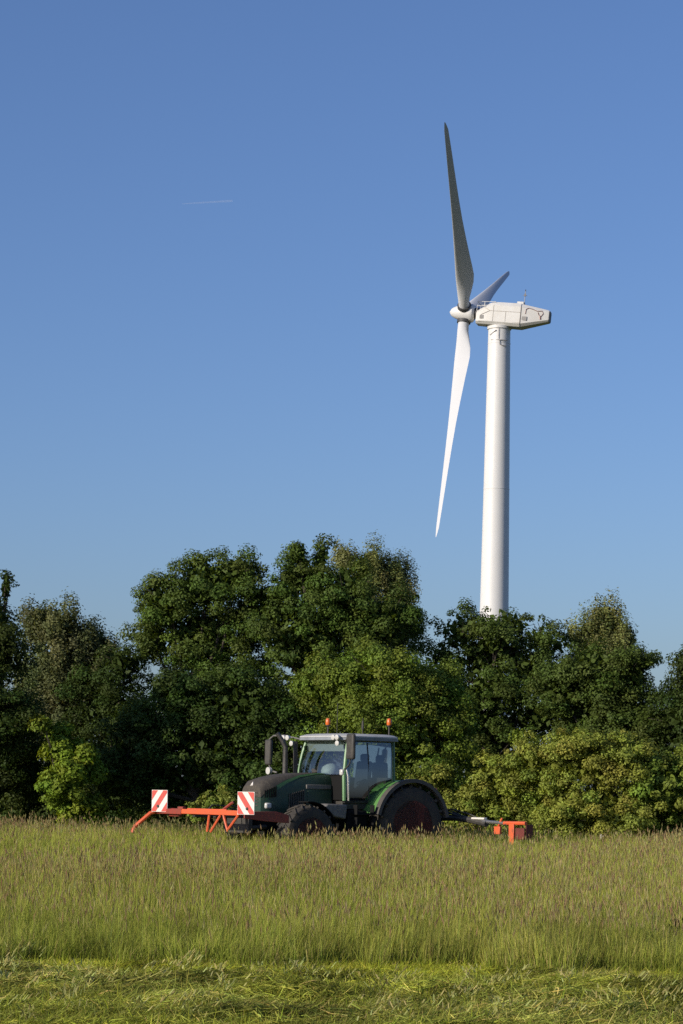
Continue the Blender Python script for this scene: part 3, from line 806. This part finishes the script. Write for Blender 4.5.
    fl = MB(); fl.box((.92, 0, 1.27), (1.42, 1.4, .22)); fl.prism([(.22, 1.3), (.22, 1.9), (.36, 1.9), (.55, 1.5), (.75, 1.36), (1.6, 1.36), (1.6, 1.3)], .66, .74); fl.prism([(.22, 1.3), (.22, 1.9), (.36, 1.9), (.55, 1.5), (.75, 1.36), (1.6, 1.36), (1.6, 1.3)], -.74, -.66); fl.box((.25, 0, 1.6), (.06, 1.36, .6))
    P(fl, 'cab_base', 'charcoal', bv=.02)
    for sd in (1, -1):
        a = MB(); a.tube([(1.70, sd * W, 1.36), (1.72, sd * W, 1.9), (1.64, sd * .82, 2.4), (1.55, sd * WT, 2.75)], .042, 8); P(a, 'front_pillar', 'pillar_lit_green')
        b_ = MB(); b_.tube([(.28, sd * W, 1.75), (.26, sd * .82, 2.2), (.24, sd * WT, 2.75)], .045, 8); P(b_, 'rear_pillar', 'green')
        d = MB(); d.tube([(1.00, sd * (W + .005), 1.40), (1.00, sd * .83, 2.3), (1.0, sd * (WT + .005), 2.68)], .018, 6); P(d, 'door_post', 'charcoal')
        gl = MB(); gl.loft([[(1.68, sd * W, 1.42), (1.70, sd * W, 1.9), (1.62, sd * .817, 2.4), (1.54, sd * WT, 2.74)], [(1.0, sd * (W + .008), 1.42), (1.0, sd * (W + .008), 1.9), (1.0, sd * .825, 2.4), (1.0, sd * WT, 2.74)]], caps=False, closed=False)
        P(gl, 'door_glass', 'glass')
        gl = MB(); gl.loft([[(1.0, sd * (W + .008), 1.50), (1.0, sd * (W + .008), 1.9), (1.0, sd * .825, 2.4), (1.0, sd * WT, 2.74)], [(.30, sd * W, 1.86), (.28, sd * W, 1.95), (.26, sd * .817, 2.4), (.25, sd * WT, 2.74)]], caps=False, closed=False)
        P(gl, 'side_glass', 'glass')
    ws = MB(); loops = []
    for z, x0, w in ((1.95, 1.74, .83), (2.2, 1.71, .82), (2.45, 1.65, .79), (2.75, 1.56, .745)):
        loops.append([(x0 + .10 * (1 - (u ** 2)), u * w, z) for u in np.linspace(-1, 1, 11)])
    ws.loft(loops, caps=False, closed=False); P(ws, 'windscreen', 'glass')
    rg = MB(); rg.loft([[(.23, -.7, 1.9), (.23, .7, 1.9)], [(.2, -.68, 2.66), (.2, .68, 2.66)]], caps=False, closed=False); P(rg, 'rear_glass', 'glass')
    fwl = MB(); fwl.box((1.68, 0, 1.66), (.05, 1.64, .58)); P(fwl, 'firewall', 'black', bv=.01)
    rf = MB()
    def rs(z, x0, x1, w, ch=.16): return [(x0 + ch, -w, z), (x1 - ch, -w, z), (x1, -w + ch, z), (x1 + .04, 0, z), (x1, w - ch, z), (x1 - ch, w, z), (x0 + ch, w, z), (x0, w - ch, z), (x0, -w + ch, z)]
    rf.loft([rs(2.80, .06, 1.80, .89), rs(2.83, .05, 1.78, .89), rs(2.87, .10, 1.68, .80), rs(2.89, .2, 1.5, .68)])
    rf_o = P(rf, 'roof', 'roof')
    re = MB(); re.loft([rs(2.72, .12, 1.68, .78), rs(2.735, .04, 1.80, .88), rs(2.798, .05, 1.79, .885)]); P(re, 'roof_trim', 'roof_edge', rf_o)
    vs = MB(); vs.box((1.58, 0, 2.60), (.02, 1.44, .24)); P(vs, 'sun_visor', 'visor', bv=.005)
    # inside the cab
    se = MB(); se.box((.72, 0, 1.58), (.5, .5, .14)); se.box((.48, 0, 1.95), (.13, .5, .66), Matrix.Rotation(R(-8), 3, 'Y')); se.box((.44, 0, 2.36), (.1, .28, .18)); se.box((.72, 0, 1.44), (.3, .3, .2)); se.box((.75, -.36, 1.8), (.4, .14, .1))
    P(se, 'seat', 'seat', bv=.05)
    da = MB(); da.box((1.48, .06, 1.72), (.22, .3, .5)); P(da, 'steering_column', 'charcoal', bv=.04)
    dd = MB(); dd.lathe([(-.02, .20), (.02, .205), (.08, .19), (.15, .13), (.18, .02)], (1.55, .12, 2.02), (.45, 0, 1), 24); P(dd, 'instrument_dome', 'dash')
    sw = MB(); cc = Vector((1.22, .06, 2.0)); ax = Vector((-.55, 0, .83)); e1 = Vector((0, 1, 0)); e2 = ax.cross(e1)
    sw.tube([cc + (e1 * math.cos(t) + e2 * math.sin(t)) * .2 for t in np.linspace(0, 2 * math.pi, 25)], .016, 6)
    for t in (0, 2.1, 4.2): sw.tube([cc, cc + (e1 * math.cos(t) + e2 * math.sin(t)) * .2], .012, 5)
    sw.tube([cc, cc - ax * .25], .025, 6); P(sw, 'steering_wheel', 'charcoal')
    # exhaust stack
    ex = MB(); ex.tube([(2.25, -.62, 1.5), (2.25, -.66, 1.98), (2.25, -.66, 2.56), (2.31, -.70, 2.70), (2.42, -.76, 2.88)], [.066, .066, .058, .054, .05], 14); P(ex, 'exhaust_pipe', 'steel')
    ai = MB(); ai.tube([(1.92, -.70, 1.85), (1.92, -.72, 2.70)], .055, 10); P(ai, 'air_intake', 'charcoal')
    # mirrors
    ml = MB(); ml.tube([(1.62, .78, 2.72), (1.74, 1.0, 2.78), (1.76, 1.12, 2.74), (1.76, 1.14, 2.3)], .022, 8); ml.tube([(1.70, .8, 2.05), (1.74, 1.0, 2.12), (1.76, 1.12, 2.2), (1.76, 1.14, 2.45)], .018, 8)
    o = P(ml, 'mirror_arm', 'charcoal')
    hd = MB(); hd.box((1.77, 1.16, 2.58), (.10, .34, .58), Matrix.Rotation(R(-12), 3, 'Z')); P(hd, 'mirror_housing', 'charcoal', o, .04)
    gl = MB(); gl.box((1.715, 1.148, 2.58), (.006, .26, .48), Matrix.Rotation(R(-12), 3, 'Z')); P(gl, 'mirror_glass', 'chrome', o)
    ml = MB(); ml.tube([(1.62, -.78, 2.74), (1.8, -1.3, 2.84), (1.9, -1.6, 2.84), (1.94, -1.70, 2.76), (1.94, -1.72, 2.2), (1.9, -1.68, 2.02), (1.86, -1.5, 1.98)], .022, 8)
    o = P(ml, 'mirror_arm', 'grey')
    hd = MB(); hd.box((1.95, -1.72, 2.45), (.10, .19, .60), Matrix.Rotation(R(14), 3, 'Z')); P(hd, 'mirror_housing', 'charcoal', o, .04)
    lo = MB(); lo.lathe([(-.05, .05), (-.02, .085), (.05, .085)], (1.93, -1.70, 2.02), (1, 0, 0), 16); P(lo, 'marker_lamp', 'lamp', o)
    # work lamps at the roof corners
    for (x, y, z) in ((1.80, .60, 2.79), (1.80, .74, 2.79), (1.76, .70, 2.66), (1.86, -1.06, 2.79), (1.86, -1.22, 2.79), (1.80, -.98, 2.66)):
        wl = MB(); wl.lathe([(-.08, .03), (-.05, .05), (.02, .06), (.025, .045), (.03, .01)], (x + .04, y, z), (1, .12, 0), 16); P(wl, 'work_lamp', 'lamp')
    # beacons on stalks, antennas
    for (x, y) in ((1.0, -.70), (.3, .70)):
        st = MB(); st.tube([(x, y, 2.80), (x, y, 3.10)], .018, 8); st.lathe([(3.08, .05), (3.11, .06)], (x, y, 0), (0, 0, 1), 14); o = P(st, 'beacon_stalk', 'charcoal')
        bc = MB(); bc.lathe([(3.11, .05), (3.14, .058), (3.22, .055), (3.26, .036), (3.27, .01)], (x, y, 0), (0, 0, 1), 18); P(bc, 'beacon_lens', 'amber', o)
    an = MB(); an.tube([(.85, -.55, 2.88), (.84, -.55, 3.62)], .008, 5); P(an, 'antenna', 'charcoal')
    an = MB(); an.tube([(.6, .1, 2.88), (.6, .1, 3.28)], .010, 5); an.lathe([(3.0, .02), (3.04, .03), (3.2, .02)], (.6, .1, 0), (0, 0, 1), 8); P(an, 'antenna', 'charcoal')
    # handrails by the door
    hr = MB(); hr.tube([(1.62, .92, 1.36), (1.66, .94, 1.9), (1.68, .90, 2.08), (1.70, .80, 2.10)], .022, 8); P(hr, 'handrail', 'chrome')
    lt = MB(); lt.box((1.74, .82, 2.0), (.1, .12, .14)); P(lt, 'pillar_lamp', 'lamp', bv=.03)
    cp = MB(); cp.lathe([(0, .10), (.05, .10), (.06, .06)], (1.78, -.10, 2.02), (.6, .3, .8), 18); P(cp, 'bonnet_cap', 'charcoal')
    # linkages
    for pts, r in (([(3.5, .32, .75), (3.95, .42, .72)], .05), ([(3.5, -.32, .75), (3.95, -.42, .72)], .05), ([(-.4, .35, .62), (-1.15, .42, .66)], .05), ([(-.4, -.35, .62), (-1.15, -.42, .66)], .05),
                   ([(3.55, 0, 1.0), (3.95, 0, 1.05)], .035), ([(-.5, 0, 1.1), (-1.15, 0, 1.15)], .04)):
        P(MB().tube(pts, r, 8), 'linkage_arm', 'charcoal')

def warning_board(par, c, yaw, flip):
    """white board with three red diagonal stripes"""
    rt = Matrix.Rotation(yaw, 3, 'Z'); S = .235; HH = .245
    cv = Vector(c)
    b = MB(); b.box(cv, (.016, 2 * S, 2 * HH), rt); o = b.build('warning_board', M['white'], par)
    st = MB()
    def clip(poly, axis, lim, sign):
        out = []
        for i in range(len(poly)):
            p, q = poly[i], poly[(i + 1) % len(poly)]
            ip, iq = sign * p[axis] <= sign * lim, sign * q[axis] <= sign * lim
            if ip: out.append(p)
            if ip != iq:
                t = (lim - p[axis]) / (q[axis] - p[axis]); out.append((p[0] + (q[0] - p[0]) * t, p[1] + (q[1] - p[1]) * t))
        return out
    for k in (-1, 0, 1):
        m = k * .40; hw = .10; sl = 1.25 * flip
        poly = [(-1, m - hw - sl), (1, m - hw + sl), (1, m + hw + sl), (-1, m + hw - sl)]
        for ax, lim, sg in ((0, S - .008, 1), (0, -S + .008, -1), (1, HH - .008, 1), (1, -HH + .008, -1)): poly = clip(poly, ax, lim, sg)
        if len(poly) < 3: continue
        n = len(poly)
        fr = [cv + rt @ Vector((.0115, y, z)) for y, z in poly]; bk = [cv + rt @ Vector((.0085, y, z)) for y, z in poly]
        st.loft([bk, fr])
    st.build('red_stripe', M['stripe'], o, False)
    kb = MB(); kb.lathe([(.008, .035), (.03, .03)], cv + rt @ Vector((0, -.04 * flip, -.12)), rt @ Vector((1, 0, 0)), 10); kb.build('board_bolt', M['charcoal'], o)

def front_mower():
    off = Vector((5.0, 0, 0)); w0 = Vector(T_LOC) + Matrix.Rotation(T_RZ, 3, 'Z') @ off
    w0.z = 0; root = empty('front_mower', w0, T_RZ)
    tag(root, 'orange red mower frame with striped warning boards carried ahead of the tractor', 'mower')
    z = 1.05
    b = MB(); b.box((0, .35, z + .01), (.10, 2.2, .11)); b.box((0, .2, z + .07), (.06, 1.5, .03)); b.build('main_beam', M['red'], root, bevel=.012)
    b = MB(); b.box((0, -1.26, z), (.10, 1.0, .12)); b.box((-.1, -1.2, z - .02), (.1, .4, .18)); b.box((0, -.8, z + .07), (.1, .2, .09)); b.build('outer_beam', M['dark_red'], root, bevel=.012)
    b = MB(); b.tube([(0, -1.74, z + .01), (.15, -1.83, z - .05), (.45, -2.0, z - .36), (.5, -2.03, z - .5)], .045, 8); b.build('side_arm', M['red'], root)
    for pts in ([(0.02, 1.40, z - .04), (.08, 1.08, z - .38)], [(0.02, .85, z - .05), (.06, 1.08, z - .40)], [(0, .28, z - .05), (.04, .27, z - .42)], [(.03, .75, z - .05), (.10, .48, z - .42)]):
        s = MB(); s.tube(pts, .028, 6); s.build('strut', M['red'], root)
    s = MB(); s.tube([(0, .75, z + .05), (-.1, .98, z + .22), (-.12, 1.02, z + .24)], .03, 6); s.build('lever', M['dark_red'], root)
    for sg in (1,):
        p = MB(); p.prism([(-.05, z + .05), (-.9, z + .05), (-1.25, z - .02), (-1.25, z - .2), (-.6, z - .16), (-.05, z - .10)], sg * 1.50, sg * 1.54); p.build('side_plate', M['dark_red'], root, bevel=.008)
    hs = MB(); hs.box((-.98, 0, .85), (.12, .95, .5)); hs.box((-.5, .4, 1.0), (.9, .1, .12)); hs.box((-.5, -.4, 1.0), (.9, .1, .12)); hs.build('headstock', M['charcoal'], root, bevel=.015)
    for y in (.2, .9):
        ho = MB(); ho.tube([(-.95, y * .3, 1.08), (-.5, y * .6, 1.2), (-.15, y * .9, 1.22), (0, y, z + .05)], .016, 6); ho.build('hydraulic_hose', M['charcoal'], root)
    dk = MB(); dk.box((-.1, 0, .24), (.9, 2.9, .12)); dk.prism([(.38, .30), (.62, .24), (.62, .18), (.38, .18)], -1.45, 1.45); dk.build('cutter_deck', M['dark_red'], root, bevel=.02)
    for k in range(4): MB().lathe([(.07, .30), (.12, .36), (.2, .3)], (-.1, -1.08 + k * .72, 0), (0, 0, 1), 20).build('cutter_disc', M['charcoal'], root)
    warning_board(root, (.09, -1.55, z + .23), R(14), 1)
    warning_board(root, (.09, 1.78, z + .23), R(14), -1)

def rear_mower():
    w0 = Vector(T_LOC) + Matrix.Rotation(T_RZ, 3, 'Z') @ Vector((-1.6, 0, 0))
    w0.z = 0; root = empty('rear_mower', w0, T_RZ)
    tag(root, 'side mower behind the tractor with silver ram and orange end bracket', 'mower')
    z = .88
    h = MB(); h.box((.32, 0, .85), (.12, .9, .62)); h.box((.1, .1, .95), (.4, .3, .22)); h.build('headstock', M['charcoal'], root, bevel=.02)
    a = MB(); a.tube([(.1, .15, .98), (0, .9, 1.0), (0, 1.5, .95), (0, 2.0, .88)], .075, 8); a.tube([(.1, .2, 1.08), (.02, .8, 1.1), (0, 1.2, 1.0)], .025, 6); a.tube([(.15, .2, 1.02), (.08, .7, 1.13), (.05, 1.05, 1.04)], .02, 6); a.build('folding_arm', M['charcoal'], root)
    r = MB(); r.tube([(-.02, 1.25, z + .09), (0, 2.0, z + .05)], .06, 10); r.tube([(0, 2.0, z + .05), (0, 2.7, z + .02)], .04, 10); r.build('hydraulic_ram', M['chrome'], root)
    b = MB(); b.box((.02, 1.75, z + .12), (.1, .45, .045)); b.build('ram_cover', M['white'], root, bevel=.01)
    o = MB(); o.tube([(0, 2.6, z + .03), (0, 3.34, z + .04)], .045, 8); o.build('end_bar', M['red'], root)
    o = MB(); o.box((.05, 2.92, z - .25), (.05, .17, .54)); o.build('end_bracket', M['red'], root, bevel=.01)
    o = MB(); o.box((-.12, 3.32, z - .16), (.22, .03, .34)); o.box((.03, 3.18, z - .2), (.03, .3, .26)); o.build('end_guard', M['maroon'], root, bevel=.008)
    o = MB(); o.box((.03, 2.42, z - .14), (.07, .2, .18)); o.tube([(0, 2.40, z - .05), (.02, 2.55, z + .14)], .028, 6); o.build('swing_joint', M['red'], root, bevel=.012)
    for y in (1.0, 1.4):
        ho = MB(); ho.tube([(.15, .2, 1.12), (.06, y * .6, 1.2), (.04, y, 1.1), (.02, y + .35, 1.0)], .016, 6); ho.build('hydraulic_hose', M['charcoal'], root)
    d = MB(); d.box((-.05, 1.95, .34), (.8, 2.7, .18)); d.build('cutter_deck', M['charcoal'], root, bevel=.03)

tractor(); front_mower(); rear_mower()

# ------------------------------------------------------------------ contrail
def contrail():
    m = bpy.data.materials.new('contrail_ice'); m.use_nodes = True
    nt = m.node_tree; b = nt.nodes['Principled BSDF']
    b.inputs['Base Color'].default_value = (.9, .9, .9, 1); b.inputs['Roughness'].default_value = 1
    tr = nt.nodes.new('ShaderNodeBsdfTransparent'); mx = nt.nodes.new('ShaderNodeMixShader'); mx.inputs[0].default_value = .05
    nt.links.new(tr.outputs[0], mx.inputs[1]); nt.links.new(b.outputs[0], mx.inputs[2]); nt.links.new(mx.outputs[0], nt.nodes['Material Output'].inputs[0])
    Y = 21000.0
    a, e = at(182, 203.8, Y), at(232.5, 200.8, Y)
    q = MB(); q.tube([p - a for p in (a, a.lerp(e, .3), a.lerp(e, .7), a.lerp(e, .9), e)], [3, 6, 8, 10, 9], 10)
    o = q.build('contrail', m); o.location = a
    tag(o, 'short faint white contrail high in the clear blue sky', 'contrail')
contrail()
